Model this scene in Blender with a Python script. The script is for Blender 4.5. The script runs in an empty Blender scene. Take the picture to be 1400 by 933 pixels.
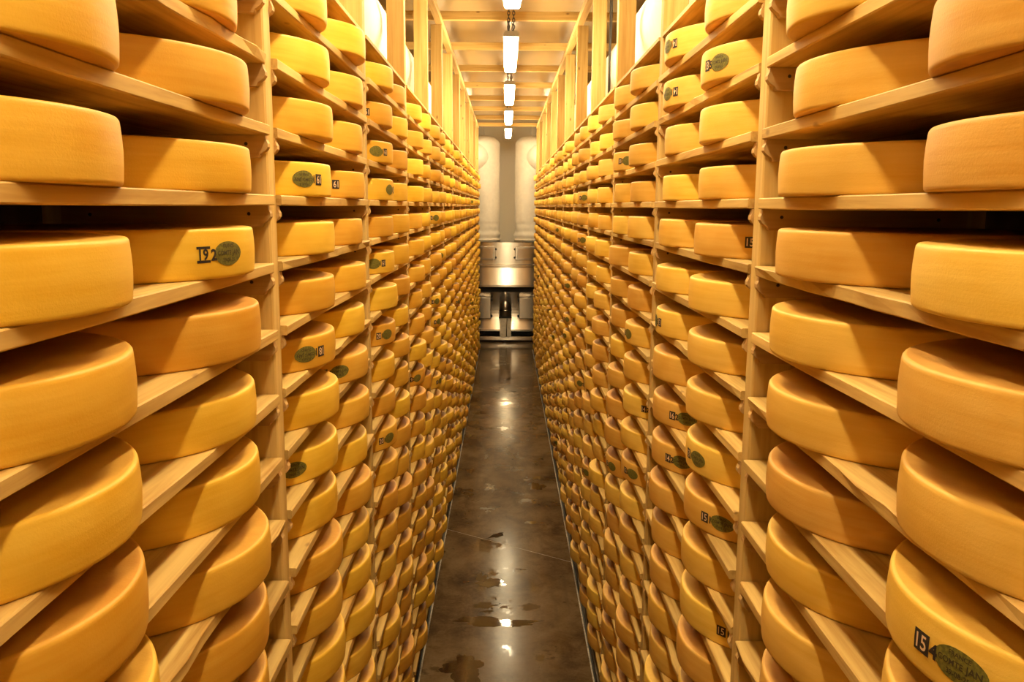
import bpy, bmesh, math, random
from mathutils import Matrix, Vector

# ------------------------------------------------------------------ camera
SC = bpy.context.scene
COL = SC.collection
F_PX = 1161.0
EYE = 3.10                                   # camera height above the floor
cam_d = bpy.data.cameras.new('camera')
cam_d.sensor_width = 36.0
cam_d.lens = F_PX / 1400.0 * 36.0
cam_d.clip_start = 0.02
cam = bpy.data.objects.new('camera', cam_d)
COL.objects.link(cam)
# rows: image right / image down / forward, in world axes (pitched 9 deg down, a hair of roll)
CR = Vector((0.99995263, -0.00703851, 0.00672272))
CD = Vector((0.00553858, -0.15649139, -0.98766379))
CF = Vector((0.00800373, 0.98765424, -0.15644499))
cam.matrix_world = Matrix(((CR.x, -CD.x, -CF.x, 0.0),
                           (CR.y, -CD.y, -CF.y, 0.0),
                           (CR.z, -CD.z, -CF.z, EYE),
                           (0, 0, 0, 1)))
SC.camera = cam

# ------------------------------------------------------------------ light / exposure
LAMP_POWER = 30.0
LAMP_COLOR = (1.0, 0.80, 0.47, 1.0)
world = bpy.data.worlds.new('cellar_dark')
SC.world = world
world.use_nodes = True
world.node_tree.nodes['Background'].inputs[0].default_value = (0.02, 0.015, 0.01, 1)
world.node_tree.nodes['Background'].inputs[1].default_value = 0.2
vs = SC.view_settings
vs.view_transform = 'Standard'
vs.look = 'None'
vs.exposure = 1.54
vs.gamma = 1.0
vs.use_curve_mapping = False
SC.cycles.max_bounces = 6
SC.cycles.diffuse_bounces = 4
SC.cycles.glossy_bounces = 3
SC.cycles.sample_clamp_indirect = 6.0
SC.cycles.caustics_reflective = False
SC.cycles.caustics_refractive = False

# ------------------------------------------------------------------ layout
BAY = 1.45
WL, WR = 0.580, 0.629                        # rack fronts left / right of the lens
def post_y(i): return (1.4795 + i - 1) * BAY
BAYS = list(range(-1, 12))                   # bay b lies between post b and b+1
ROWS = 22
SHELF_S = 0.1664
def shelf_z(r): return 3.6236 - SHELF_S * r  # top face of the board of row r (0 = top row)
SHELF_T = 0.026
TOP_Z = shelf_z(-1)
POST_W, POST_D = 0.062, 0.10
WHEEL_R, WHEEL_T = 0.302, 0.096
OVERHANG = 0.050
SLOT = (-0.285, 0.335)                       # nearer / farther wheel, from the bay centre
RUN_Z0, RUN_Z1 = EYE + 1.60, EYE + 1.655
JOIST_Z0, JOIST_Z1 = EYE + 1.642, EYE + 1.715
CEIL_Z = EYE + 1.86
Y_END, Y_NEAR = 20.4, -2.3
X_SIDE = 1.95

# ------------------------------------------------------------------ materials
class NT:
    def __init__(s, name):
        s.m = bpy.data.materials.new(name)
        s.m.use_nodes = True
        s.t = s.m.node_tree
        s.b = s.t.nodes['Principled BSDF']
    def n(s, typ, **kw):
        nd = s.t.nodes.new(typ)
        for k, v in kw.items():
            if k.startswith('i_'):
                key = k[2:]
                key = int(key) if key.isdigit() else key.replace('_', ' ')
                nd.inputs[key].default_value = v
            else:
                setattr(nd, k, v)
        return nd
    def l(s, a, b): s.t.links.new(a, b)
    def math(s, op, a, b=None, clamp=False):
        nd = s.n('ShaderNodeMath', operation=op, use_clamp=clamp)
        for i, v in enumerate((a, b)):
            if v is None: continue
            if isinstance(v, (int, float)): nd.inputs[i].default_value = v
            else: s.l(v, nd.inputs[i])
        return nd.outputs[0]
    def ramp(s, fac, stops):
        nd = s.n('ShaderNodeValToRGB')
        el = nd.color_ramp.elements
        el[0].position, el[0].color = stops[0][0], (*stops[0][1], 1)
        el[1].position, el[1].color = stops[-1][0], (*stops[-1][1], 1)
        for p, c in stops[1:-1]:
            e = el.new(p); e.color = (*c, 1)
        s.l(fac, nd.inputs[0])
        return nd.outputs[0]
    def noise(s, vec, scale, detail=4, rough=0.55, dist=0.0):
        nd = s.n('ShaderNodeTexNoise', i_Scale=scale, i_Detail=detail, i_Roughness=rough, i_Distortion=dist)
        s.l(vec, nd.inputs['Vector'])
        return nd.outputs['Fac']
    def mix(s, fac, a, b, mode='MIX'):
        nd = s.n('ShaderNodeMix', data_type='RGBA', blend_type=mode)
        if isinstance(fac, (int, float)): nd.inputs[0].default_value = fac
        else: s.l(fac, nd.inputs[0])
        for i, v in ((6, a), (7, b)):
            if isinstance(v, tuple): nd.inputs[i].default_value = (*v, 1)
            else: s.l(v, nd.inputs[i])
        return nd.outputs[2]
    def coords(s, scale=(1, 1, 1), rnd=0.0, kind='Object'):
        tc = s.n('ShaderNodeTexCoord')
        mp = s.n('ShaderNodeMapping', vector_type='POINT')
        mp.inputs['Scale'].default_value = scale
        s.l(tc.outputs[kind], mp.inputs['Vector'])
        if rnd:
            oi = s.n('ShaderNodeObjectInfo')
            v = s.math('MULTIPLY', oi.outputs['Random'], rnd)
            cb = s.n('ShaderNodeCombineXYZ')
            for i in range(3): s.l(v, cb.inputs[i])
            ad = s.n('ShaderNodeVectorMath', operation='ADD')
            s.l(mp.outputs[0], ad.inputs[0]); s.l(cb.outputs[0], ad.inputs[1])
            return ad.outputs[0]
        return mp.outputs[0]
    def bump(s, h, strength=0.2, dist=0.01):
        nd = s.n('ShaderNodeBump', i_Strength=strength, i_Distance=dist)
        s.l(h, nd.inputs['Height'])
        s.l(nd.outputs[0], s.b.inputs['Normal'])
    def base(s, c):
        if isinstance(c, tuple): s.b.inputs['Base Color'].default_value = (*c, 1)
        else: s.l(c, s.b.inputs['Base Color'])
    def set(s, **kw):
        for k, v in kw.items():
            key = k.replace('_', ' ')
            if isinstance(v, (int, float)): s.b.inputs[key].default_value = v
            else: s.l(v, s.b.inputs[key])
        return s

def mat_wood(name, axis, light, dark, knot=0.6, tone=0.25):
    n = NT(name)
    st = [16.0, 16.0, 16.0]; st[axis] = 0.9
    v = n.coords(tuple(st), 37.0)
    g1 = n.noise(v, 1.6, 4, 0.6, 0.6)
    st2 = [70.0, 70.0, 70.0]; st2[axis] = 2.0
    g2 = n.noise(n.coords(tuple(st2), 11.0), 1.0, 2, 0.5)
    f = n.math('ADD', n.math('MULTIPLY', g1, 0.7), n.math('MULTIPLY', g2, 0.3))
    c = n.ramp(f, [(0.33, dark), (0.52, tuple((a * 2 + b) / 3 for a, b in zip(light, dark))), (0.68, light)])
    kn = [11.0, 11.0, 11.0]; kn[axis] = 5.0
    vo = n.n('ShaderNodeTexVoronoi', feature='F1', i_Scale=1.0)
    n.l(n.coords(tuple(kn), 91.0), vo.inputs['Vector'])
    k = n.ramp(vo.outputs['Distance'], [(0.05, (1, 1, 1)), (0.11, (0, 0, 0))])
    c = n.mix(n.math('MULTIPLY', k, knot), c, (0.10, 0.035, 0.012))
    oi = n.n('ShaderNodeObjectInfo')
    t = n.math('ADD', n.math('MULTIPLY', oi.outputs['Random'], tone), 1.0 - tone * 0.6)
    hs = n.n('ShaderNodeHueSaturation'); n.l(c, hs.inputs['Color']); n.l(t, hs.inputs['Value'])
    n.base(hs.outputs[0])
    n.set(Roughness=0.62, Specular_IOR_Level=0.3)
    n.bump(f, 0.25, 0.004)
    return n.m

PINE_L, PINE_D = (0.67, 0.465, 0.165), (0.45, 0.265, 0.066)
M_SHELF = mat_wood('pine_board', 1, (0.69, 0.475, 0.16), (0.38, 0.205, 0.045), 0.5, 0.36)
M_POST = mat_wood('pine_post', 2, PINE_L, PINE_D, 0.7, 0.18)
M_CLEAT = mat_wood('pine_cleat', 0, (0.62, 0.40, 0.16), (0.42, 0.23, 0.07), 0.4, 0.25)
M_RUN = mat_wood('pine_rail', 1, PINE_L, PINE_D, 0.6, 0.1)
M_JOIST = mat_wood('pine_joist', 0, PINE_L, PINE_D, 0.7, 0.15)

def mat_rind(name, c_lo, c_hi, top):
    n = NT(name)
    oi = n.n('ShaderNodeObjectInfo'); ge = n.n('ShaderNodeNewGeometry')
    rnd = n.math('FRACT', n.math('ADD', oi.outputs['Random'], ge.outputs['Random Per Island']))
    v = n.coords((1, 1, 1), 23.0)
    big = n.noise(v, 5.0, 3, 0.55)
    if top:
        band = n.noise(v, 22.0, 5, 0.65)
    else:
        band = n.noise(n.coords((4, 4, 60), 31.0), 1.0, 3, 0.55)
    f = n.math('ADD', n.math('MULTIPLY', big, 0.55), n.math('MULTIPLY', band, 0.45))
    c = n.ramp(f, [(0.34, c_lo), (0.66, c_hi)])
    hs = n.n('ShaderNodeHueSaturation')
    n.l(c, hs.inputs['Color'])
    n.l(n.math('ADD', n.math('MULTIPLY', rnd, 0.24), 0.88), hs.inputs['Value'])
    n.l(n.math('ADD', n.math('MULTIPLY', rnd, 0.022), 0.489), hs.inputs['Hue'])
    n.base(hs.outputs[0])
    fine = n.noise(v, 260.0, 2, 0.6)
    rough = n.ramp(f, [(0.3, (0.44,) * 3), (0.7, (0.58,) * 3)])
    n.set(Roughness=rough, Specular_IOR_Level=0.35)
    n.bump(n.math('ADD', n.math('MULTIPLY', fine, 0.4), band), 0.22, 0.003)
    return n.m
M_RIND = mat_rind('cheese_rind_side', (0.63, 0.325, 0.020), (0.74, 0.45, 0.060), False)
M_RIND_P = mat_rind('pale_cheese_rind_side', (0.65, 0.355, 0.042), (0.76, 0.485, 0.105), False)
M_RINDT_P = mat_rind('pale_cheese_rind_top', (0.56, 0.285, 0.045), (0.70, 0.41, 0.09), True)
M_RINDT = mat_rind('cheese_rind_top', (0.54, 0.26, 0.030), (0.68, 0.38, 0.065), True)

def mat_plain(name, col, rough=0.5, metal=0.0, var=0.0, scale=20.0, spec=0.5):
    n = NT(name)
    if var:
        f = n.noise(n.coords((1, 1, 1), 9.0), scale, 4, 0.6)
        n.base(n.ramp(f, [(0.3, tuple(c * (1 - var) for c in col)), (0.7, tuple(min(1, c * (1 + var)) for c in col))]))
        n.bump(f, 0.12, 0.003)
    else:
        n.base(col)
    n.set(Roughness=rough, Metallic=metal, Specular_IOR_Level=spec)
    return n.m
M_INK = mat_plain('stamp_ink', (0.022, 0.013, 0.010), 0.7, 0, 0.5, 300)
M_PALE = mat_plain('stamp_gap', (0.72, 0.50, 0.30), 0.7)
M_PLAQ = mat_plain('casein_green', (0.135, 0.120, 0.018), 0.6, 0, 0.45, 190)
M_PTXT = mat_plain('plaque_print', (0.045, 0.032, 0.014), 0.7)
M_FABRIC = mat_plain('duct_fabric', (0.86, 0.80, 0.71), 0.85, 0, 0.05, 14)
M_WALL = mat_plain('panel_white', (0.86, 0.79, 0.66), 0.30, 0, 0.01, 3)
M_SIDE = mat_plain('dark_board', (0.10, 0.065, 0.035), 0.8, 0, 0.3, 6)
M_CEIL = mat_plain('ceiling_panel', (0.44, 0.32, 0.165), 0.22, 0, 0.02, 3)
M_CHAIN = mat_plain('chain_steel', (0.10, 0.09, 0.08), 0.4, 0.7)
M_GREY = mat_plain('lamp_housing_grey', (0.42, 0.40, 0.36), 0.5)
M_DARK = mat_plain('dark_rubber', (0.02, 0.018, 0.016), 0.6)
M_RAIL = mat_plain('rail_steel', (0.035, 0.03, 0.025), 0.45, 0.6, 0.4, 40)
M_EDGE = mat_plain('edge_steel', (0.33, 0.29, 0.23), 0.42, 0.8, 0.4, 30)
M_CABLE = mat_plain('cable_black', (0.03, 0.025, 0.02), 0.6)
M_WIRE = mat_plain('wire_white', (0.75, 0.7, 0.6), 0.5)
M_KERB = mat_plain('kerb_concrete', (0.16, 0.13, 0.10), 0.8, 0, 0.3, 12)

def mat_steel(name, col, rough):
    n = NT(name)
    f = n.noise(n.coords((2, 2, 140), 5.0), 1.0, 3, 0.6)
    b = n.noise(n.coords((1, 1, 1), 5.0), 2.2, 2, 0.5)
    n.base(n.ramp(b, [(0.3, tuple(c * 0.85 for c in col)), (0.7, col)]))
    n.set(Metallic=1.0, Roughness=n.ramp(f, [(0.3, (rough * 0.95,) * 3), (0.7, (rough * 1.05,) * 3)]))
    n.bump(b, 0.05, 0.01)
    tg = n.n('ShaderNodeTangent', direction_type='RADIAL', axis='Z')
    n.l(tg.outputs[0], n.b.inputs['Tangent'])
    n.set(Anisotropic=1.0, Anisotropic_Rotation=0.25)
    return n.m
M_STEEL = mat_steel('stainless_steel', (0.60, 0.54, 0.47), 0.175)
M_STEELB = mat_steel('stainless_panel', (0.46, 0.41, 0.35), 0.24)
M_DOME = mat_plain('dome_metal', (0.52, 0.46, 0.39), 0.28, 1.0, 0.1, 8)
M_PBOX = mat_plain('pale_box', (0.70, 0.62, 0.50), 0.5, 0, 0.2, 12)

def mat_lamp(name, power):
    n = NT(name)
    n.base((0.9, 0.88, 0.8))
    n.b.inputs['Emission Color'].default_value = LAMP_COLOR
    n.b.inputs['Emission Strength'].default_value = power
    n.set(Roughness=0.4)
    return n.m
M_GLOW = mat_lamp('lamp_diffuser_glow', LAMP_POWER)
M_GLOW_ADDED = mat_lamp('added_lamp_glow', LAMP_POWER * 0.34)  # weaker glow for the two lamps added to lift the end wall

def mat_floor():
    n = NT('wet_concrete')
    w = n.coords((1, 1, 1), 0, 'Object')
    big = n.noise(w, 1.3, 5, 0.6, 0.3)
    mid = n.noise(n.coords((1.0, 0.8, 1)), 3.6, 7, 0.66, 0.5)
    fine = n.noise(w, 45.0, 4, 0.65)
    f = n.math('ADD', n.math('MULTIPLY', big, 0.45), n.math('ADD', n.math('MULTIPLY', mid, 0.42), n.math('MULTIPLY', fine, 0.13)))
    c = n.ramp(f, [(0.38, (0.034, 0.018, 0.008)), (0.46, (0.074, 0.044, 0.020)), (0.53, (0.112, 0.071, 0.034)), (0.64, (0.155, 0.105, 0.056))])
    # damp stains with a crisp outline
    st = n.noise(n.coords((0.95, 1.25, 1)), 2.0, 9, 0.62, 0.1)
    stain = n.ramp(st, [(0.615, (0, 0, 0)), (0.640, (1, 1, 1))])
    c = n.mix(n.math('MULTIPLY', stain, 0.65), c, (0.034, 0.020, 0.010))
    spot = n.ramp(n.noise(n.coords((1, 0.7, 1)), 9.0, 6, 0.7), [(0.63, (0, 0, 0)), (0.68, (1, 1, 1))])
    c = n.mix(n.math('MULTIPLY', spot, 0.65), c, (0.035, 0.027, 0.014))
    streak = n.noise(n.coords((14, 0.35, 1)), 1.0, 3, 0.5)
    c = n.mix(n.math('MULTIPLY', n.ramp(streak, [(0.58, (0, 0, 0)), (0.72, (1, 1, 1))]), 0.3), c, (0.055, 0.036, 0.02))
    n.base(c)
    pud = n.noise(n.coords((1.2, 0.9, 1)), 2.9, 5, 0.6, 0.3)
    gloss = n.math('MAXIMUM', n.ramp(pud, [(0.36, (1, 1, 1)), (0.42, (0, 0, 0))]), n.math('MAXIMUM', stain, n.math('MULTIPLY', spot, 0.6)))
    n.set(Roughness=n.math('SUBTRACT', 0.17, n.math('MULTIPLY', gloss, 0.13)), Specular_IOR_Level=n.math('ADD', 0.07, n.math('MULTIPLY', gloss, 0.25)))
    n.bump(n.math('ADD', n.math('MULTIPLY', mid, 0.5), n.math('MULTIPLY', fine, 0.10)), 0.035, 0.004)
    return n.m
M_FLOOR = mat_floor()

# ------------------------------------------------------------------ mesh helpers
class MB:
    def __init__(s): s.v, s.f, s.m, s.sm = [], [], [], []
    def add(s, vs, fs, mi=0, smooth=False):
        o = len(s.v); s.v += [tuple(p) for p in vs]
        for f in fs:
            s.f.append(tuple(o + i for i in f)); s.m.append(mi); s.sm.append(smooth)
        return s
    def box(s, x0, x1, y0, y1, z0, z1, mi=0):
        return s.add([(x0, y0, z0), (x1, y0, z0), (x1, y1, z0), (x0, y1, z0), (x0, y0, z1), (x1, y0, z1), (x1, y1, z1), (x0, y1, z1)],
                     [(3, 2, 1, 0), (4, 5, 6, 7), (0, 1, 5, 4), (1, 2, 6, 5), (2, 3, 7, 6), (3, 0, 4, 7)], mi)
    def cbox(s, x0, x1, y0, y1, z0, z1, c=0.003, mi=0):
        """box with chamfered edges"""
        bm = bmesh.new()
        bmesh.ops.create_cube(bm, size=1)
        for v in bm.verts:
            v.co = Vector(((x0 + x1) / 2 + v.co.x * (x1 - x0), (y0 + y1) / 2 + v.co.y * (y1 - y0), (z0 + z1) / 2 + v.co.z * (z1 - z0)))
        bmesh.ops.bevel(bm, geom=bm.edges[:], offset=c, segments=1, affect='EDGES')
        bm.verts.index_update()
        s.add([v.co[:] for v in bm.verts], [[v.index for v in f.verts] for f in bm.faces], mi)
        bm.free(); return s
    def prism(s, poly, axis, a, b, mi=0):
        """polygon (list of 2D) extruded along axis 0/1/2 from a to b"""
        def P(p, t):
            return (t, p[0], p[1]) if axis == 0 else (p[0], t, p[1]) if axis == 1 else (p[0], p[1], t)
        k = len(poly)
        return s.add([P(p, a) for p in poly] + [P(p, b) for p in poly],
                     [tuple(range(k))[::-1], tuple(range(k, 2 * k))] + [(i, (i + 1) % k, k + (i + 1) % k, k + i) for i in range(k)], mi)
    def lathe(s, prof, seg, mi=lambda i: 0, cx=0, cy=0, wob=lambda a: 0.0, smooth=True):
        o = []
        vs = []
        for r, z in prof:
            if r < 1e-6: o.append((len(vs), 1)); vs.append((cx, cy, z))
            else:
                o.append((len(vs), seg))
                for k in range(seg):
                    a = 2 * math.pi * k / seg
                    rr = r * (1 + wob(a))
                    vs.append((cx + rr * math.cos(a), cy + rr * math.sin(a), z))
        base = len(s.v); s.v += vs
        for i in range(len(prof) - 1):
            (a0, an), (b0, bn) = o[i], o[i + 1]
            for k in range(seg):
                k2 = (k + 1) % seg
                if an == 1: f = (a0, b0 + k2, b0 + k)
                elif bn == 1: f = (a0 + k, a0 + k2, b0)
                else: f = (a0 + k, a0 + k2, b0 + k2, b0 + k)
                s.f.append(tuple(base + q for q in f)); s.m.append(mi(i)); s.sm.append(smooth)
        return s
    def tube(s, pts, r, seg=8, mi=0, cap=True, rf=None):
        pts = [Vector(p) for p in pts]
        base = len(s.v)
        prev = None
        for i, p in enumerate(pts):
            d = (pts[min(i + 1, len(pts) - 1)] - pts[max(i - 1, 0)]).normalized()
            if prev is None:
                u = d.orthogonal().normalized()
            else:
                u = (prev - d * prev.dot(d)).normalized()
            prev = u; w = d.cross(u)
            for k in range(seg):
                a = 2 * math.pi * k / seg
                rr = r if rf is None else r * rf(i, a)
                s.v.append(tuple(p + (u * math.cos(a) + w * math.sin(a)) * rr))
        for i in range(len(pts) - 1):
            for k in range(seg):
                k2 = (k + 1) % seg
                s.f.append((base + i * seg + k, base + i * seg + k2, base + (i + 1) * seg + k2, base + (i + 1) * seg + k)); s.m.append(mi); s.sm.append(True)
        if cap:
            e = base + (len(pts) - 1) * seg
            s.f.append(tuple(base + k for k in range(seg))[::-1]); s.m.append(mi); s.sm.append(False)
            s.f.append(tuple(e + k for k in range(seg))); s.m.append(mi); s.sm.append(False)
        return s
    def mesh(s, name, mats):
        me = bpy.data.meshes.new(name)
        me.from_pydata(s.v, [], s.f)
        for m in (mats if isinstance(mats, (list, tuple)) else [mats]): me.materials.append(m)
        me.polygons.foreach_set('material_index', s.m)
        me.polygons.foreach_set('use_smooth', s.sm)
        me.update()
        return me

def obj(name, me, parent=None, loc=(0, 0, 0)):
    o = bpy.data.objects.new(name, me)
    o.location = loc
    if parent: o.parent = parent
    COL.objects.link(o)
    return o
def empty(name, loc=(0, 0, 0)):
    o = bpy.data.objects.new(name, None); o.location = loc
    o.empty_display_size = 0.1
    COL.objects.link(o); return o
def tag(o, label=None, cat=None, group=None, kind=None):
    if label: o['label'] = label
    if cat: o['category'] = cat
    if group: o['group'] = group
    if kind: o['kind'] = kind
    return o

# ------------------------------------------------------------------ the room
fl = obj('floor', MB().box(-X_SIDE, X_SIDE, Y_NEAR, Y_END, -0.16, -0.06).mesh('floor', M_KERB))
tag(fl, 'wet brown concrete floor of the aisle with dark damp stains', kind='structure')
FX0, FX1 = -0.553, 0.594                     # walked part of the aisle between the rails
JL, JR = 7.86, 7.10                          # oblique expansion joint
def slab(poly, z1, z0=-0.06):
    m = MB().prism(poly, 2, z0, z1)
    return obj('slab', m.mesh('slab', M_FLOOR), fl)
slab([(FX0, Y_NEAR), (FX1, Y_NEAR), (FX1, JR - 0.003), (FX0, JL - 0.003)], 0.0)
slab([(FX0, JL + 0.003), (FX1, JR + 0.003), (FX1, 18.42), (FX0, 18.42)], 0.0)
slab([(-X_SIDE, 18.43), (X_SIDE, 18.43), (X_SIDE, Y_END), (-X_SIDE, Y_END)], 0.004)
obj('joint_strip', MB().prism([(FX0, JL - 0.003), (FX1, JR - 0.003), (FX1, JR + 0.003), (FX0, JL + 0.003)], 2, -0.06, -0.0005).mesh('joint_strip', M_EDGE), fl)
for sg, x in ((-1, FX0), (1, FX1)):
    a, b = sorted((x, x + sg * 0.010))
    obj('edge_strip', MB().box(a, b, Y_NEAR, 18.42, -0.06, 0.002).mesh('edge_strip', M_EDGE), fl)
    a, b = sorted((x + sg * 0.010, x + sg * 0.030))
    obj('gutter', MB().box(a, b, Y_NEAR, 18.42, -0.06, -0.03).mesh('gutter', M_RAIL), fl)
    a, b = sorted((x + sg * 0.030, X_SIDE * sg))
    obj('kerb', MB().box(a, b, Y_NEAR, 18.42, -0.06, 0.0).mesh('kerb', M_KERB), fl)

ceil = obj('ceiling', MB().box(-X_SIDE, X_SIDE, Y_NEAR, Y_END, CEIL_Z, CEIL_Z + 0.1).mesh('ceiling', M_CEIL))
tag(ceil, 'glossy cream panel ceiling above pine joists', kind='structure')
def wall(name, label, *a):
    return tag(obj(name, MB().box(*a).mesh(name, M_SIDE if name in ('wall_left', 'wall_right') else M_WALL)), label, kind='structure')
wall('wall_left', 'dark boarded wall behind the left rack', -X_SIDE - 0.1, -X_SIDE, Y_NEAR, Y_END, -0.06, CEIL_Z + 0.1)
wall('wall_right', 'dark boarded wall behind the right rack', X_SIDE, X_SIDE + 0.1, Y_NEAR, Y_END, -0.06, CEIL_Z + 0.1)
wall('wall_far', 'cream panel wall closing the far end of the aisle', -X_SIDE, X_SIDE, Y_END, Y_END + 0.1, -0.06, CEIL_Z + 0.1)
wall('wall_near', 'cream panel wall behind the viewer', -X_SIDE, X_SIDE, Y_NEAR - 0.1, Y_NEAR, -0.06, CEIL_Z + 0.1)
jm = MB().cbox(-1.72, 1.72, -0.030, 0.030, 0, JOIST_Z1 - JOIST_Z0, 0.003).mesh('joist', M_JOIST)
for i in range(-1, 13):
    obj('joist', jm, ceil, (0, post_y(i), JOIST_Z0))
sm = MB().box(-0.02, 0.02, -0.02, 0.02, JOIST_Z1, CEIL_Z).mesh('hanger_block', M_JOIST)
for i in range(-1, 13):
    for x in (-1.3, 1.3):
        obj('hanger_block', sm, ceil, (x, post_y(i), 0))

# shallow puddles lying on the concrete
M_PUD = mat_plain('puddle_water', (0.034, 0.019, 0.009), 0.035, 0, 0.35, 16, 0.4)
def puddle(label, x, y, a, b, seed, rot=0.0):
    rr = random.Random(seed)
    ph = [rr.uniform(0, 6.28) for _ in range(6)]
    n = 64
    pts = []
    for k in range(n):
        t = 2 * math.pi * k / n
        w = 1 + 0.16 * math.sin(3 * t + ph[0]) + 0.12 * math.sin(5 * t + ph[1]) + 0.09 * math.sin(9 * t + ph[2]) + 0.06 * math.sin(16 * t + ph[3]) + 0.04 * math.sin(25 * t + ph[4])
        u, v = a * w * math.cos(t), b * (w + 0.25 * math.sin(2 * t + ph[5])) * math.sin(t)
        pts.append((u * math.cos(rot) - v * math.sin(rot), u * math.sin(rot) + v * math.cos(rot)))
    o = obj('puddle', MB().prism(pts, 2, 0.0002, 0.0012).mesh('puddle', M_PUD), None, (x, y, 0))
    tag(o, label, 'puddle', 'puddles on the aisle floor')
puddle('widest dark puddle across the aisle, under the brightest lamp reflection', -0.065, 6.0, 0.29, 0.075, 1, -0.03)
puddle('small slanting dark puddle on the floor near the slab joint', -0.07, 7.71, 0.085, 0.035, 2, 0.8)
puddle('dark puddle across the aisle farther away than the slab joint', -0.02, 13.2, 0.27, 0.13, 3)
puddle('round damp puddle on the right half of the aisle floor', 0.36, 9.15, 0.085, 0.13, 4)
puddle('small ragged puddle between the widest puddle and the slab joint', -0.10, 6.67, 0.11, 0.075, 5)
puddle('damp dark puddle at the front left of the aisle floor', -0.27, 5.33, 0.13, 0.16, 6)

# ------------------------------------------------------------------ racks
rng = random.Random(7)
def board_mesh(sg, style, seed):
    """one shelf plank; local x = depth (sg), y = length, top at z 0"""
    rr = random.Random(seed)
    L = BAY - POST_W - 0.010
    d0, d1 = -0.012, 0.545
    n = 14
    bm = MB()
    c = 0.0025
    prof_n = 8
    vs, fs = [], []
    ph, ph2 = rr.uniform(0, 6), rr.uniform(0, 6)
    for i in range(n + 1):
        y = -L / 2 + L * i / n
        if style == 0: w = 0.0
        elif style == 1: w = 0.0025 * math.sin(y * 5 + ph)
        else: w = 0.004 * math.sin(y * 7 + ph) + 0.003 * math.sin(y * 23 + ph2) + rr.uniform(-0.002, 0.002)
        wz = 0.0012 * math.sin(y * 4 + ph2)
        low = w * 0.4 + (rr.uniform(0, 0.004) if style == 2 else 0)
        ring = [(d0 + w, -c), (d0 + w + c, 0), (d1 - c, 0), (d1, -c), (d1, -SHELF_T + c), (d1 - c, -SHELF_T), (d0 + low + c, -SHELF_T), (d0 + low, -SHELF_T + c)]
        vs += [(sg * x, y, z + (wz if z < -c * 2 else 0)) for x, z in ring]
    k = prof_n
    for i in range(n):
        for j in range(k):
            q = (i * k + j, i * k + (j + 1) % k, (i + 1) * k + (j + 1) % k, (i + 1) * k + j)
            fs.append(q if sg > 0 else q[::-1])
    e = n * k
    fs.append(tuple(range(k))[::-1] if sg > 0 else tuple(range(k)))
    fs.append(tuple(e + j for j in range(k)) if sg > 0 else tuple(e + j for j in range(k))[::-1])
    return bm.add(vs, fs).mesh('shelf_board', M_SHELF)

CLEAT_H = 0.052
def cleat_profile():
    # (depth, z) with the top at 0: square head, then an ogee cut back at the bottom
    return [(-0.001, 0.0), (0.50, 0.0), (0.50, -CLEAT_H), (0.016, -CLEAT_H), (0.0135, -CLEAT_H * 0.93), (0.012, -CLEAT_H * 0.84),
            (0.006, -CLEAT_H * 0.77), (-0.002, -CLEAT_H * 0.66), (-0.007, -CLEAT_H * 0.52), (-0.007, -CLEAT_H * 0.36), (-0.003, -CLEAT_H * 0.20)]
CLEAT_T = 0.022
def cleat_mesh(sg, dy):
    """dy = -1: on the camera-facing side of the post, +1: on the far side"""
    p = [(sg * a, b) for a, b in cleat_profile()]
    if sg > 0: p = p[::-1]
    m = MB()
    y0, y1 = sorted((dy * POST_W / 2, dy * (POST_W / 2 + CLEAT_T)))
    m.prism(p, 1, y0, y1)
    yf = dy * (POST_W / 2 + CLEAT_T + 0.0006)
    for dx, dz in ((0.045, -0.020), (0.43, -0.024)):       # nail heads
        ring = [(sg * dx + 0.0045 * math.cos(t * math.pi / 4), yf, dz + 0.0045 * math.sin(t * math.pi / 4)) for t in range(8)]
        m.add(ring, [tuple(range(8)) if dy < 0 else tuple(range(8))[::-1]], 1)
    return m

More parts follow.
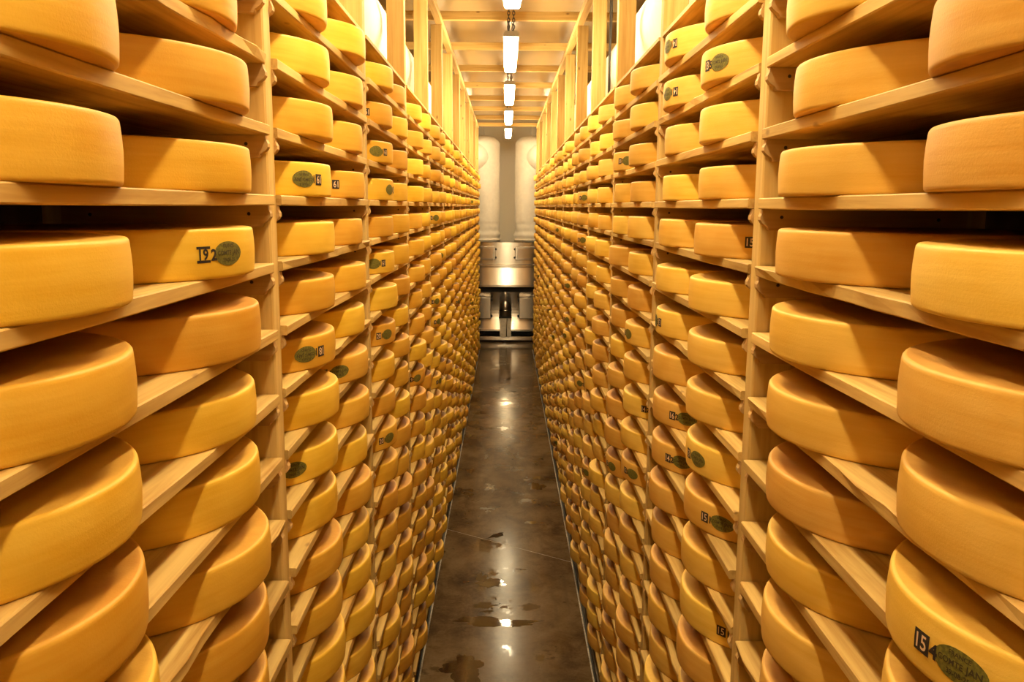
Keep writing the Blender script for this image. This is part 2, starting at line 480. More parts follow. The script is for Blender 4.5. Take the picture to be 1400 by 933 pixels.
RACKS = {}
for side, sg, w in (('left', -1, WL), ('right', 1, WR)):
    rack = empty('cheese_rack', (sg * w, 0, 0))
    RACKS[side] = rack
    tag(rack, 'tall pine cheese rack of many shelves along the %s side of the aisle' % side, 'rack', 'pine racks lining the aisle')
    dep = lambda a, b: sorted((sg * a, sg * b))
    x0, x1 = dep(0, POST_D)
    pm = MB().cbox(x0, x1, -POST_W / 2, POST_W / 2, 0.0, RUN_Z0, 0.004).mesh('post', M_POST)
    x0, x1 = dep(0.47, 0.56)
    bp = MB().cbox(x0, x1, -POST_W / 2, POST_W / 2, 0.0, TOP_Z - 0.016, 0.004).mesh('rear_post', M_POST)
    x0, x1 = dep(-0.004, 0.056)
    rl = MB().cbox(x0, x1, post_y(-1) - 0.05, post_y(12) + 0.05, RUN_Z0, RUN_Z1, 0.004).mesh('top_rail', M_RUN)
    obj('top_rail', rl, rack)
    x0, x1 = dep(-0.006, 0.56)
    tb = MB().cbox(x0, x1, -(BAY - 0.004) / 2, (BAY - 0.004) / 2, -0.014, 0.0, 0.002)
    # the top board is notched round the post
    x2, x3 = dep(POST_D + 0.002, 0.56)
    x4, x5 = dep(-0.006, POST_D + 0.002)
    hl = (BAY - POST_W) / 2 - 0.002
    tbm = MB().box(x4, x5, -hl, hl, -0.014, 0).box(x2, x3, -BAY / 2 + 0.002, BAY / 2 - 0.002, -0.014, 0).mesh('top_board', M_SHELF)
    boards = [[board_mesh(sg, st, 10 * st + q) for q in range(2)] for st in range(3)]
    cl = {d: cleat_mesh(sg, d) for d in (-1, 1)}
    clm = {d: cl[d].mesh('cleat', [M_CLEAT, M_DARK]) for d in (-1, 1)}
    for i in range(-1, 13):
        obj('post', pm, rack, (0, post_y(i), 0))
        obj('rear_post', bp, rack, (0, post_y(i), 0))
    for b in BAYS:
        yc = (post_y(b) + post_y(b + 1)) / 2
        obj('top_board', tbm, rack, (0, yc, TOP_Z))
        for r in range(ROWS):
            q = rng.random()
            st = 0 if q < 0.45 else 1 if q < 0.8 else 2
            if side == 'right' and b == 0 and r in (4, 6): st = 2
            if side == 'left' and b == 0 and r in (4, 5): st = 0
            o = obj('shelf_board', rng.choice(boards[st]), rack, (sg * rng.uniform(-0.004, 0.006), yc + rng.uniform(-0.003, 0.003), shelf_z(r)))
    spots = []
    for i in range(-1, 13):
        for d in (-1, 1):
            if (i == -1 and d == -1) or (i == 12 and d == 1): continue
            for r in range(ROWS):
                spots.append((i, d, r))
    # the cleats that show largest are parts, the distant rest one joined part
    def rank(s):
        i, d, r = s
        p = Vector((sg * w, post_y(i) + d * 0.04, shelf_z(r) - EYE))
        z = p.dot(CF)
        if z < 0.3: return 99
        x, y = 700 + F_PX * p.dot(CR) / z, 466.5 + F_PX * p.dot(CD) / z
        return z if (-40 < x < 1440 and -40 < y < 973) else 50 + z
    spots.sort(key=rank)
    far = MB()
    for k, (i, d, r) in enumerate(spots):
        loc = (0, post_y(i), shelf_z(r) - SHELF_T)
        if k < 300:
            obj('cleat', clm[d], rack, loc)
        else:
            src = cl[d]; o0 = len(far.v)
            far.v += [(x, y + loc[1], z + loc[2]) for x, y, z in src.v]
            far.f += [tuple(o0 + t for t in f) for f in src.f]; far.m += src.m; far.sm += src.sm
    fo = obj('distant_cleats', far.mesh('distant_cleats', [M_CLEAT, M_DARK]), rack)
    tag(fo, kind='stuff')

# ------------------------------------------------------------------ cheese wheels
R, T = WHEEL_R, WHEEL_T
PROF = [(0, 0), (0.55 * R, 0.0), (R - 0.014, 0.0), (R - 0.0070, 0.0), (R - 0.0030, 0.0010), (R - 0.0008, 0.0034), (R - 0.0001, 0.008), (R + 0.0012, 0.028), (R + 0.0018, 0.048),
        (R + 0.0010, 0.068), (R - 0.0006, 0.0870), (R - 0.0014, 0.0915), (R - 0.0036, 0.0946), (R - 0.0076, 0.0958), (R - 0.0145, 0.0960), (0.9 * R, 0.0960), (0.55 * R, 0.0955), (0, 0.0950)]
def rside(z):
    pts = [p for p in PROF[3:14]]
    for (r0, z0), (r1, z1) in zip(pts, pts[1:]):
        if z0 <= z <= z1: return r0 + (r1 - r0) * (z - z0) / (z1 - z0)
    return R
def wheel_mb(seg, prof, seed):
    rr = random.Random(seed)
    a1, a2, p1, p2 = rr.uniform(0.001, 0.003), rr.uniform(0.0005, 0.0015), rr.uniform(0, 6), rr.uniform(0, 6)
    wob = lambda a: a1 * math.sin(2 * a + p1) + a2 * math.sin(5 * a + p2)
    zs = [p[1] for p in prof]
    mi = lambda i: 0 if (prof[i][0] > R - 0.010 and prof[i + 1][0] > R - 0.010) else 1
    return MB().lathe(prof, seg, mi, 0, 0, wob)
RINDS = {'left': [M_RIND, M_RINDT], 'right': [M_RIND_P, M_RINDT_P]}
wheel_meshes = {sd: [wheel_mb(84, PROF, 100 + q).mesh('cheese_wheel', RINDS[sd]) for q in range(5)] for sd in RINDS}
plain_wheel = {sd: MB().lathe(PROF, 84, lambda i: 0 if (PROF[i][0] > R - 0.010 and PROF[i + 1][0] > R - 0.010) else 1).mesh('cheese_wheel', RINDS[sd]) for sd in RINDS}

# marks: flat print laid round the rim. a = along the rim (m), b = height above mid rim
def text_tris(body, height, bold=0.0, squeeze=1.0):
    cu = bpy.data.curves.new('txt', 'FONT')
    cu.body = body; cu.size = 1.0; cu.align_x = 'CENTER'; cu.offset = bold; cu.resolution_u = 3
    o = bpy.data.objects.new('txt', cu); COL.objects.link(o)
    dg = bpy.context.evaluated_depsgraph_get(); dg.update()
    me = bpy.data.meshes.new_from_object(o.evaluated_get(dg))
    bm = bmesh.new(); bm.from_mesh(me); bmesh.ops.triangulate(bm, faces=bm.faces[:])
    bm.verts.index_update()
    vs = [(v.co.x, v.co.y) for v in bm.verts]; fs = [[v.index for v in f.verts] for f in bm.faces]
    bm.free(); bpy.data.objects.remove(o); bpy.data.curves.remove(cu); bpy.data.meshes.remove(me)
    if not vs: return [], []
    ys = [p[1] for p in vs]; xs = [p[0] for p in vs]
    h = max(ys) - min(ys); cx, cy = (max(xs) + min(xs)) / 2, (max(ys) + min(ys)) / 2
    k = height / h
    return [((x - cx) * k * squeeze, (y - cy) * k) for x, y in vs], fs
def rim(a, b, lift):
    z = T / 2 + b
    r = rside(z) + lift
    return (r * math.cos(a / R), r * math.sin(a / R), z)
class Mark:
    def __init__(s, flip): s.mb = MB(); s.k = -1.0 if flip else 1.0
    def put(s, vs, fs, ox, oy, lift, mi):
        s.mb.add([rim(s.k * (x + ox), s.k * (y + oy), lift) for x, y in vs], fs, mi, False)
        return s
    def rect(s, x0, x1, y0, y1, lift, mi, n=6):
        vs, fs = [], []
        for i in range(n + 1):
            x = x0 + (x1 - x0) * i / n
            for y in (y0, (y0 + y1) / 2, y1): vs.append((x, y))
        for i in range(n):
            for j in range(2):
                q = i * 3 + j
                fs.append((q, q + 3, q + 4, q + 1))
        return s.put(vs, fs, 0, 0, lift, mi)
OV_A, OV_B = 0.0425, 0.0235
def plaque_mesh(flip):
    vs, fs = [(0, 0)], []
    seg, rings = 28, 4
    for q in range(1, rings + 1):
        for k in range(seg):
            t = 2 * math.pi * k / seg
            w = 1 + (0.02 * math.sin(3 * t + 1) if q == rings else 0)
            vs.append((OV_A * q / rings * math.cos(t) * w, OV_B * q / rings * math.sin(t) * w))
    for k in range(seg):
        k2 = (k + 1) % seg
        fs.append((0, 1 + k, 1 + k2))
        for q in range(rings - 1):
            o = 1 + q * seg
            fs.append((o + k, o + seg + k, o + seg + k2, o + k2))
    m = Mark(flip).put(vs, fs, 0, 0, 0.0009, 0)
    return m.mb.mesh('casein_plaque', M_PLAQ)
def ptext_mesh(flip):
    m = Mark(flip)
    for body, h, ox, oy, b in (('FRANCE', 0.0068, 0.000, 0.0145, 0.01), ('COMTE', 0.0088, -0.014, 0.0015, 0.015), ('JAN', 0.0135, 0.022, 0.0005, 0.015), ('39-08-25', 0.0075, -0.001, -0.0125, 0.01)):
        vs, fs = text_tris(body, h, b)
        m.put(vs, fs, ox, oy, 0.0014, 0)
    return m.mb.mesh('plaque_lettering', M_PTXT)
NUM_A = -0.0685
def stamp_mesh(two, one, flip, bars):
    m = Mark(flip)
    hw, hh = 0.0160, 0.0155
    v2, f2 = text_tris(two, 0.0220, 0.028 if bars else 0.012, 0.92)
    if bars:
        m.rect(NUM_A - hw, NUM_A + hw, hh - 0.005, hh, 0.0010, 0)
        m.rect(NUM_A - hw, NUM_A + hw, -hh, -hh + 0.005, 0.0010, 0)
        m.put(v2, f2, NUM_A, 0, 0.0011, 0)
    else:
        m.rect(NUM_A - hw, NUM_A + hw, -hh, hh, 0.0009, 0)
        m.put(v2, f2, NUM_A, 0, 0.0014, 1)
    v1, f1 = text_tris(one, 0.0225, 0.035)
    m.put(v1, f1, NUM_A + 0.0245, -0.001, 0.0011, 0)
    return m.mb.mesh('number_stamp', [M_INK, M_PALE])
PLAQ = {f: plaque_mesh(f) for f in (False, True)}
PTXT = {f: ptext_mesh(f) for f in (False, True)}
STAMP = {}
def stamp(num, flip, bars):
    key = (num, flip, bars)
    if key not in STAMP: STAMP[key] = stamp_mesh(num[:2], num[2], flip, bars)
    return STAMP[key]

# marked wheels: (rack, bay, row, nearer/farther): (angle of the plaque, upside down, number, open frame, has number, has plaque)
MARKS = {
    ('left', 0, 4, 1): (-0.288, False, '192', True, True, True),
    ('left', 1, 3, 0): (-0.522, True, '191', False, True, True),
    ('left', 1, 3, 1): (-0.899, True, '191', False, True, True),
    ('left', 1, 6, 0): (-0.565, True, '181', False, True, True),
    ('left', 1, 7, 1): (-0.681, False, '194', False, True, True),
    ('left', 1, 8, 0): (-0.748, False, '192', False, True, True),
    ('left', 2, 1, 0): (-0.981, True, '191', False, True, True),
    ('left', 2, 2, 0): (-0.578, True, '191', False, True, True),
    ('left', 2, 3, 0): (-0.212, True, '191', False, True, True),
    ('left', 2, 5, 0): (-0.682, True, '191', False, True, True),
    ('left', 2, 7, 0): (-0.375, False, '201', False, True, True),
    ('left', 2, 10, 0): (-0.359, False, '201', False, True, True),
    ('left', 3, 10, 0): (-0.469, False, '192', False, True, True),
    ('left', 4, 12, 0): (-0.193, False, '192', False, True, True),
    ('left', 4, 6, 1): (-0.479, False, '192', False, True, True),
    ('left', 4, 8, 0): (-0.378, False, '192', False, True, True),
    ('left', 4, 9, 0): (-0.281, False, '192', False, True, True),
    ('right', 0, 7, 0): (-2.779, False, '154', False, True, True),
    ('right', 1, 4, 0): (-2.079, False, '154', False, True, True),
    ('right', 1, 0, 1): (-3.061, True, '141', False, True, True),
    ('right', 1, 1, 1): (-3.006, True, '141', False, True, True),
    ('right', 1, 1, 0): (-2.778, False, '135', False, True, True),
    ('right', 1, 6, 1): (-3.216, True, '133', False, True, True),
    ('right', 1, 8, 1): (-2.385, False, '162', False, True, True),
    ('right', 1, 9, 1): (-2.438, False, '142', False, True, True),
    ('right', 1, 8, 0): (-2.863, False, '131', False, True, True),
    ('right', 1, 9, 0): (-2.467, False, '151', False, True, True),
    ('right', 1, 11, 0): (-2.184, False, '151', False, True, True),
    ('right', 2, 7, 0): (-2.957, False, '155', False, True, True),
    ('right', 2, 2, 1): (-2.549, False, '105', False, True, True),
    ('right', 2, 9, 0): (-2.231, False, '142', False, True, True),
    ('right', 2, 11, 0): (-2.680, False, '152', False, True, True),
    ('right', 2, 12, 1): (-2.792, False, '152', False, True, True),
    ('right', 3, 15, 1): (-2.772, False, '152', False, True, True),
    ('right', 4, 3, 0): (-2.626, False, '152', False, True, True),
    ('right', 4, 5, 0): (-2.659, False, '152', False, True, True),
    ('right', 5, 8, 0): (-2.703, False, '152', False, True, True),
    ('right', 5, 10, 0): (-2.713, False, '152', False, True, True),
    ('right', 5, 11, 0): (-2.867, False, '152', False, True, True),
    ('right', 4, 12, 0): (-2.680, True, '152', False, True, True),
}


wr = random.Random(41)
WHEELS = []
for side, sg, w in (('left', -1, WL), ('right', 1, WR)):
    for b in BAYS:
        yc = (post_y(b) + post_y(b + 1)) / 2
        for r in range(ROWS):
            for s in (0, 1):
                key = (side, b, r, s)
                j = 0.0 if key in MARKS else 1.0
                sr = 1 + j * wr.uniform(-0.020, 0.006)
                sz = 1 + j * wr.uniform(-0.06, 0.07)
                x = sg * (w + WHEEL_R - OVERHANG + j * wr.uniform(-0.013, 0.012))
                y = yc + SLOT[s] + j * wr.uniform(-0.004, 0.004)
                WHEELS.append((key, Vector((x, y, shelf_z(r) + 0.0004)), sr, sz, wr.uniform(0, 6.28), wr.random(), wr.random()))
def apparent(wl):
    key, c, sr, sz = wl[:4]
    xs, ys = [], []
    for k in range(24):
        a = k * math.pi / 12
        if (math.cos(a) > 0) == (key[0] == 'right') and abs(math.cos(a)) > 0.3: continue
        for z in (0, T):
            p = c + Vector((R * math.cos(a), R * math.sin(a), z - EYE))
            d = p.dot(CF)
            if d < 0.25: continue
            xs.append(700 + F_PX * p.dot(CR) / d); ys.append(466.5 + F_PX * p.dot(CD) / d)
    if not xs: return 0
    dx = min(1400, max(xs)) - max(0, min(xs)); dy = min(933, max(ys)) - max(0, min(ys))
    return max(0, dx) * max(0, dy)
WHEELS.sort(key=lambda q: -apparent(q))
ORD = ['top', 'second', 'third', 'fourth', 'fifth', 'sixth', 'seventh', 'eighth', 'ninth', 'tenth', 'eleventh', 'twelfth', 'thirteenth', 'fourteenth', 'fifteenth',
       'sixteenth', 'seventeenth', 'eighteenth', 'nineteenth', 'twentieth', 'twenty-first', 'bottom']
BAYW = {0: 'nearest bay', 1: 'second bay', 2: 'third bay', 3: 'fourth bay', 4: 'fifth bay', 5: 'sixth bay', 6: 'seventh bay', 7: 'eighth bay'}
def mark_spec(q):
    """(phi, flip, number, bars, show_number, show_oval) or None"""
    key = q[0]
    if key in MARKS: return MARKS[key]
    side, b, r, s = key
    if q[5] < 0.055 and b >= 3:
        base = math.pi * 0.0 if side == 'left' else math.pi
        tilt = (-0.9 if side == 'left' else 0.9)
        return (base + tilt * (0.2 + 0.9 * q[6]), q[6] > 0.5, ('142', '191', '162', '154')[int(q[6] * 37) % 4], False, True, True)
    return None
LEGIBLE = {('left', 0, 4, 1), ('right', 0, 7, 0), ('right', 1, 8, 1), ('right', 1, 9, 1)}
NUMBER_ONLY = {('left', 2, 1, 0), ('right', 1, 4, 0), ('right', 1, 6, 1), ('right', 1, 11, 0), ('right', 2, 9, 0)}
count = 0
far_m = MB()
LOW = [(0, 0), (R - 0.018, 0.0), (R - 0.005, 0.0006), (R - 0.0006, 0.005), (R + 0.0018, 0.048), (R - 0.0012, 0.0905), (R - 0.0055, 0.0955), (R - 0.016, 0.0960), (0, 0.0950)]
low = MB().lathe(LOW, 36, lambda i: 0 if (LOW[i][0] > R - 0.010 and LOW[i + 1][0] > R - 0.010) else 1)
lov = low.v
FARMK = {}
for f in (False, True):
    mk = MB()
    for src, shift in ((PLAQ[f], 2), (stamp('142', f, False), 3)):
        o0 = len(mk.v)
        mk.v += [v.co[:] for v in src.vertices]
        mk.f += [tuple(o0 + i for i in p.vertices) for p in src.polygons]
        mk.m += [shift + p.material_index for p in src.polygons]; mk.sm += [False] * len(src.polygons)
    FARMK[f] = mk
for q in WHEELS:
    (side, b, r, s), c, sr, sz, rot, r1, r2 = q
    mk = mark_spec(q)
    if count < 300 and apparent(q) > 0:
        count += 1
        mk = MARKS.get((side, b, r, s))
        o = obj('round_cheese', plain_wheel[side] if mk else wheel_meshes[side][int(rot * 7) % 5], None, c)
        o.rotation_euler = (0, 0, 0 if mk else rot)
        o.scale = (sr, sr, sz)
        where = '%s rack, %s, %s shelf%s' % (side, BAYW[b], ORD[r], '' if r in (0, 21) else ' from top')
        pair = 'nearer of two' if s == 0 else 'farther of two'
        lab = 'golden cheese wheel on %s, %s' % (where, pair)
        if mk:
            phi, flip, num, bars, sn, so = mk
            pair = 'nearer' if s == 0 else 'farther'
            if so:
                pl = obj('casein_plaque', PLAQ[flip], o); pl.rotation_euler = (0, 0, phi)
                tag(pl, 'dark green oval plaque')
                if b <= 1:
                    obj('plaque_lettering', PTXT[flip], pl)
            if sn:
                ns = obj('number_stamp', stamp(num, flip, bars), o); ns.rotation_euler = (0, 0, phi)
                tag(ns, 'black stamped number')
            key = (side, b, r, s)
            if key in LEGIBLE: lab = 'cheese wheel stamped %s beside green oval, %s, %s' % (num, where, pair)
            elif key in NUMBER_ONLY: lab = 'cheese wheel with black number stamp, %s, %s' % (where, pair)
            else: lab = 'cheese wheel with green oval mark, %s, %s' % (where, pair)
        tag(o, lab, 'cheese', 'cheese wheels ripening on the racks')
    else:
        o0 = len(far_m.v)
        ca, sa = math.cos(rot) * sr, math.sin(rot) * sr
        far_m.v += [(c.x + x * ca - y * sa, c.y + x * sa + y * ca, c.z + z * sz) for x, y, z in lov]
        far_m.f += [tuple(o0 + i for i in f) for f in low.f]
        far_m.m += low.m if side == 'left' else [q + 5 for q in low.m]; far_m.sm += low.sm
        if mk and b >= 3:
            src = FARMK[mk[1]]
            o0 = len(far_m.v)
            ca, sa = math.cos(mk[0]) * sr, math.sin(mk[0]) * sr
            far_m.v += [(c.x + x * ca - y * sa, c.y + x * sa + y * ca, c.z + z * sz) for x, y, z in src.v]
            far_m.f += [tuple(o0 + i for i in f) for f in src.f]
            far_m.m += src.m; far_m.sm += src.sm
fo = obj('distant_cheeses', far_m.mesh('distant_cheese_wheels', [M_RIND, M_RINDT, M_PLAQ, M_INK, M_PALE, M_RIND_P, M_RINDT_P]))
tag(fo, 'hundreds of golden cheese wheels on the shelves farther down both racks', 'cheese', kind='stuff')

# ------------------------------------------------------------------ lamps
LAMP_X = (WR - WL) / 2 + 0.012
LAMP_Z = EYE + 1.385                         # underside of the diffuser
LAMP_L = 1.62
def make_lamp_parts(length):
    L = length / 2
    sec = [(-0.046, 0.0), (0.046, 0.0), (0.056, 0.012), (0.062, 0.060), (-0.062, 0.060), (-0.056, 0.012)]
    d = MB().prism(sec, 1, -L + 0.004, L - 0.004).mesh('diffuser', M_GLOW if length > 1 else M_GLOW_ADDED)
    hs = [(-0.066, 0.060), (0.066, 0.060), (0.066, 0.076), (0.050, 0.098), (-0.050, 0.098), (-0.066, 0.076)]
    h = MB().prism(hs, 1, -L, L).mesh('housing', M_GREY)
    cs = [(-0.068, 0.052), (0.068, 0.052), (0.068, 0.077), (0.051, 0.100), (-0.051, 0.100), (-0.068, 0.077)]
    e = MB().prism(cs, 1, -0.012, 0.012).mesh('end_cap', M_GREY)
    ch = MB()
    z, k = 0.100, 0
    pitch = 0.029
    while z < (CEIL_Z - LAMP_Z) - 0.004:
        pts = []
        for t in range(10):
            a = 2 * math.pi * t / 10
            u, v = 0.0105 * math.cos(a), 0.0205 * math.sin(a)
            pts.append((u, 0, z + 0.012 + v) if k % 2 == 0 else (0, u, z + 0.012 + v))
        pts.append(pts[0])
        ch.tube(pts, 0.0038, 5, 0, False)
        z += pitch; k += 1
    c = ch.mesh('chain', M_CHAIN)
    hk = MB().tube([(-0.03, 0, 0.098), (-0.03, 0, 0.112), (0.03, 0, 0.112), (0.03, 0, 0.098)], 0.004, 6).mesh('bracket', M_CHAIN)
    return d, h, e, c, hk
LAMPS = [(LAMP_X, -0.35, LAMP_L, 'white batten lamp on chains behind the viewer'), (LAMP_X, 2.55, LAMP_L, 'white batten lamp on chains just above the viewer'),
         (LAMP_X, 5.50, LAMP_L, 'nearest visible glowing batten lamp, cut off by the top edge'), (LAMP_X, 8.40, LAMP_L, 'second glowing batten lamp from the viewer, whole with its chain'),
         (LAMP_X, 11.32, LAMP_L, 'third glowing batten lamp along the aisle from the viewer'), (LAMP_X, 14.15, LAMP_L, 'fourth glowing batten lamp along the aisle from the viewer'),
         (LAMP_X, 17.05, LAMP_L, 'farthest glowing batten lamp, in front of the end wall'),
         (-0.80, 18.66, 0.80, 'added unseen short lamp brightening the far end, behind the left rack end'), (0.85, 18.66, 0.80, 'added unseen short lamp brightening the far end, behind the right rack end')]  # both short lamps are added out of sight to brighten the end wall
lamp_parts = {}
for x, y, L, lab in LAMPS:
    if L not in lamp_parts: lamp_parts[L] = make_lamp_parts(L)
    LD, LH, LE, LC, LK = lamp_parts[L]
    e = empty('batten_lamp', (x, y, LAMP_Z))
    tag(e, lab, 'lamp', 'batten lamps hung from the ceiling')
    obj('diffuser', LD, e); obj('housing', LH, e)
    for sy in (-1, 1):
        obj('end_cap', LE, e, (0, sy * (L / 2 - 0.01), 0))
        obj('bracket', LK, e, (0, sy * L * 0.383, 0))
        for sx in (-1, 1):
            obj('chain', LC, e, (sx * 0.022, sy * L * 0.383, 0))

# ------------------------------------------------------------------ fabric air ducts
def duct(side, sg, w):
    rr = random.Random(5 + sg)
    DR = 0.325
    cx, cz = sg * (w + POST_D + DR + 0.030), TOP_Z + DR + 0.006
    root = empty('fabric_duct', (cx, Y_NEAR, TOP_Z))
    tag(root, 'white fabric air duct over the %s rack, dropping to the steel unit' % side, 'air duct', 'fabric air ducts')
    off = Vector(root.location)
    ph = [rr.uniform(0, 6) for _ in range(8)]
    def rf(i, a): return 1 + 0.004 * math.sin(3 * a + ph[0] + i * 0.5) + 0.002 * math.sin(7 * a + i * 0.9 + ph[1])
    pts = [Vector((cx, y, cz)) - off for y in [Y_NEAR + 0.05 + k * (19.62 - Y_NEAR) / 60 for k in range(61)]]
    obj('duct_run', MB().tube(pts, DR, 28, 0, True, rf).mesh('duct_run', M_FABRIC), root)
    # riser in front of the end wall, joined to the run by a short sideways arm
    vx = sg * 0.53 + 0.03
    yv = 19.78
    rz = 0.355
    pr = []
    z0, z1 = EYE - 0.79, EYE + 1.60
    nz = 70
    mb = MB()
    for k in range(nz + 1):
        z = z0 + (z1 - z0) * k / nz
        r = rz
        t = (z - z0)
        if t < 0.42: r *= 0.97 + 0.055 * math.sin(t * 34 + ph[2]) * (1 - t / 0.42) + 0.05 * (1 - t / 0.42)
        top = z1 - z
        if top < 0.22: r *= math.sqrt(max(0.0, 1 - ((0.22 - top) / 0.22) ** 2)) * 0.999 + 0.001
        pr.append((max(r, 0.004), z))
    pr = [(0.0, z0)] + pr + [(0.0, z1)]
    seg = 40
    vs, fs = [], []
    for i, (r, z) in enumerate(pr):
        for k in range(seg):
            a = 2 * math.pi * k / seg
            low_w = max(0.0, 1 - (z - z0) / 0.75)
            up_w = max(0.0, 1 - abs(z - (z0 + 1.5)) / 0.35)
            d = 1 + 0.010 * math.sin(4 * a + ph[3] + 2.2 * z) + low_w * 0.035 * math.sin(5 * a + 16 * z + ph[4]) * math.sin(2 * a + ph[5]) + 0.012 * math.sin(3 * a - 9 * z + ph[6]) * (0.3 + up_w)
            vs.append((vx + r * d * math.cos(a) - off.x, yv + r * d * math.sin(a) - off.y, z - off.z))
    for i in range(len(pr) - 1):
        for k in range(seg):
            k2 = (k + 1) % seg
            fs.append((i * seg + k, i * seg + k2, (i + 1) * seg + k2, (i + 1) * seg + k))
    obj('riser', MB().add(vs, fs, 0, True).mesh('riser', M_FABRIC), root)
    arm = [Vector((vx - sg * 0.20 + sg * k * 0.065, yv - 0.02 - 0.016 * k, cz + 0.20 - 0.020 * k)) - off for k in range(12)]
    obj('elbow', MB().tube(arm, DR + 0.015, 28, 0, True, lambda i, a: rf(i, a) * min(1.0, (0.02, 0.42, 0.66, 0.82, 0.92, 0.98)[min(i, 5)] + (0.02 if i > 5 else 0)) * 1.08).mesh('elbow', M_FABRIC), root)
    obj('strap', MB().tube([Vector((vx + (rz * 1.02 + 0.012) * math.cos(t * math.pi / 16), yv + (rz * 1.02 + 0.012) * math.sin(t * math.pi / 16), z0 + 0.035)) - off for t in range(33)], 0.012, 6).mesh('strap', M_PBOX), root)
    hook = MB().tube([Vector((vx, yv, z1 - 0.01)) - off, Vector((vx, yv, CEIL_Z)) - off], 0.006, 6)
    obj('hanger', hook.mesh('hanger', M_WIRE), root)
    for k in range(13):
        y = post_y(k) + 0.55
        if y > 18.0: continue
        for dx in (-0.20, 0.20):
            m = MB().tube([Vector((cx + dx, y, cz + math.sqrt(DR * DR - dx * dx) - 0.01)) - off, Vector((cx + dx * 0.9, y + 0.02, CEIL_Z)) - off], 0.003, 5)
            obj('suspension_wire', m.mesh('suspension_wire', M_WIRE), root)
duct('left', -1, WL)
duct('right', 1, WR)

# cables hanging behind the studs
def cable(label, pts, r, mat, extra=None):
    p0 = Vector(pts[0])
    m = MB().tube([Vector(p) - p0 for p in pts], r, 6)
    o = obj('hanging_cable', m.mesh('hanging_cable', mat), None, p0)
    tag(o, label, 'cable', 'cables hanging from the ceiling')
    return o
y4 = post_y(4) - 0.02
cable('black cable hanging behind the right rack stud near the duct', [(0.746, y4 - 0.06, CEIL_Z), (0.747, y4 - 0.05, EYE + 1.3), (0.745, y4 - 0.06, EYE + 1.0), (0.746, y4 - 0.06, TOP_Z + 0.03)], 0.006, M_CABLE)
cable('thin dark cable dangling beside the thicker black one, right rack', [(0.748, y4 - 0.11, CEIL_Z), (0.750, y4 - 0.13, EYE + 1.35), (0.746, y4 - 0.10, EYE + 1.05), (0.749, y4 - 0.12, TOP_Z + 0.05)], 0.005, M_CABLE)
y6 = post_y(6)
cable('dark cable looping behind a far stud over the right rack', [(0.747, y6 - 0.05, CEIL_Z), (0.746, y6 - 0.06, EYE + 1.3), (0.749, y6 - 0.05, EYE + 1.05), (0.747, y6 - 0.05, TOP_Z + 0.03)], 0.006, M_CABLE)
cable('dark cable hanging behind a stud over the left rack', [(-0.699, post_y(5) - 0.36, CEIL_Z), (-0.698, post_y(5) - 0.36, EYE + 1.3), (-0.700, post_y(5) - 0.36, EYE + 1.0), (-0.699, post_y(5) - 0.36, TOP_Z + 0.03)], 0.006, M_CABLE)

# ------------------------------------------------------------------ stainless air unit at the far end
YU = 19.40
unit = empty('air_handling_unit', (0.02, YU, 0.004))
tag(unit, 'stainless steel air handling unit standing against the far wall', 'air unit')
def up(name, mb, mats, parent=unit, label=None):
    off = unit.location
    mb.v = [(x - off.x, y - off.y, z - off.z) for x, y, z in mb.v]
    o = obj(name, mb.mesh(name, mats), unit if parent is unit else parent)
    if label: o['label'] = label
    return o
E0 = EYE
up('base_rail', MB().cbox(-1.5, 1.5, YU - 0.04, YU + 0.10, E0 - 3.05, E0 - 2.965, 0.006), M_STEEL)
for x in (-1.1, 0.0, 1.1):
    up('foot', MB().cbox(x - 0.05, x + 0.05, YU + 0.0, YU + 0.09, 0.004, E0 - 3.05, 0.004), M_DARK)
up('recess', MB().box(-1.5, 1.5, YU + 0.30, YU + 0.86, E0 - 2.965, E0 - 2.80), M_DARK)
# lower cabinet: a concave, lightly dished front
lo = MB()
prof = []
for k in range(13):
    t = k / 12
    prof.append((YU + 0.12 + 0.10 * math.sin(math.pi * t) * (1 if t > 0.0 else 0) + 0.05 * (1 - t), E0 - 2.83 + t * 0.88))
poly = prof + [(YU + 0.86, E0 - 1.95), (YU + 0.86, E0 - 2.83)]
lo.prism(poly, 0, -1.5, 1.5)
lower = up('lower_cabinet', lo, M_STEEL)
up('drip_tray', MB().cbox(-1.5, 1.5, YU + 0.10, YU + 0.86, E0 - 2.86, E0 - 2.835, 0.004), M_STEELB)
for x0, x1, s in ((-0.90, -0.335, 1), (0.315, 0.90, -1)):
    d = up('access_door', MB().cbox(x0, x1, YU + 0.05, YU + 0.17, E0 - 2.56, E0 - 2.07, 0.012), M_STEELB)
    xe = x1 if s > 0 else x0
    for z in (E0 - 2.13, E0 - 2.50):
        up('latch', MB().cbox(min(xe, xe + s * 0.035), max(xe, xe + s * 0.035), YU + 0.06, YU + 0.10, z - 0.03, z + 0.03, 0.006), M_DARK, d)
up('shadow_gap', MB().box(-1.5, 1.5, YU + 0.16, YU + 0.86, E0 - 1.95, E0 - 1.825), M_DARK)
up('front_lip', MB().cbox(-1.5, 1.5, YU - 0.01, YU + 0.86, E0 - 1.825, E0 - 1.775, 0.006), M_STEEL)
up('middle_panel', MB().prism([(YU + 0.015, E0 - 1.775), (YU + 0.06, E0 - 1.36), (YU + 0.86, E0 - 1.36), (YU + 0.86, E0 - 1.775)], 0, -1.5, 1.5), M_STEEL)
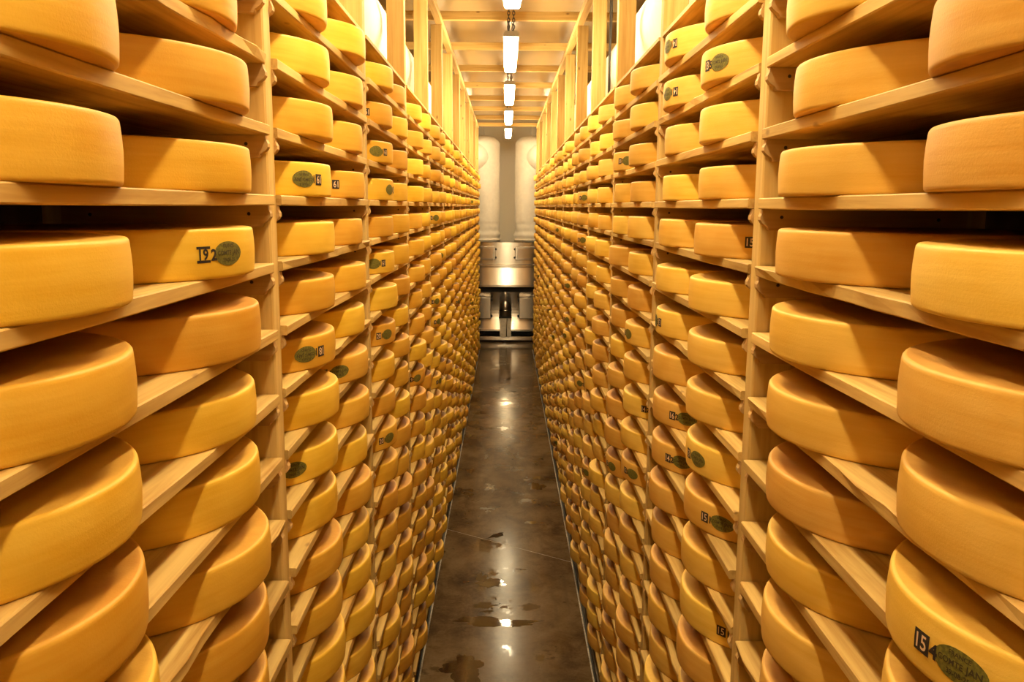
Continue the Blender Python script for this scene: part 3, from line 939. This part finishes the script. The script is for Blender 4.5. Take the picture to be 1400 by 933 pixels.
up('ledge', MB().cbox(-1.5, 1.5, YU - 0.03, YU + 0.86, E0 - 1.36, E0 - 1.31, 0.006), M_STEEL)
upper = up('upper_cabinet', MB().cbox(-1.5, 1.5, YU + 0.04, YU + 0.92, E0 - 1.31, E0 - 0.80, 0.008), M_STEEL)
for x0, x1, s in ((-0.90, -0.235, 1), (0.215, 0.90, -1)):
    d = up('access_panel', MB().cbox(x0, x1, YU - 0.015, YU + 0.05, E0 - 1.205, E0 - 0.90, 0.010), M_STEELB)
    up('panel_inset', MB().cbox(x0 + 0.045, x1 - 0.045, YU - 0.021, YU - 0.014, E0 - 1.165, E0 - 0.94, 0.003), M_STEEL, d)
    xe = x1 if s > 0 else x0
    for z in (E0 - 0.96, E0 - 1.15):
        up('hinge', MB().cbox(min(xe, xe + s * 0.03), max(xe, xe + s * 0.03), YU + 0.0, YU + 0.035, z - 0.02, z + 0.02, 0.005), M_DARK, d)
# domed motor on a pale box in the middle
dome = MB().lathe([(0, E0 - 2.50), (0.140, E0 - 2.50), (0.140, E0 - 2.30), (0.134, E0 - 2.24), (0.112, E0 - 2.18), (0.075, E0 - 2.135), (0.03, E0 - 2.115), (0, E0 - 2.11)], 32, lambda i: 0, 0.0, YU + 0.02)
up('motor_dome', dome, M_DOME)
up('dome_band', MB().lathe([(0.139, E0 - 2.37), (0.144, E0 - 2.37), (0.144, E0 - 2.34), (0.139, E0 - 2.34)], 32, lambda i: 0, 0.0, YU + 0.02), M_STEELB)
up('motor_plate', MB().cbox(-0.15, 0.15, YU - 0.13, YU + 0.17, E0 - 2.525, E0 - 2.50, 0.003), M_DARK)
bx = up('pump_box', MB().cbox(-0.125, 0.135, YU - 0.12, YU + 0.10, E0 - 2.965, E0 - 2.525, 0.006), M_PBOX, unit, 'pale cream box')
up('pipe', MB().tube([(0.03, YU - 0.135, E0 - 2.95), (0.025, YU - 0.135, E0 - 2.75), (0.04, YU - 0.135, E0 - 2.53)], 0.012, 8), M_STEELB, bx)
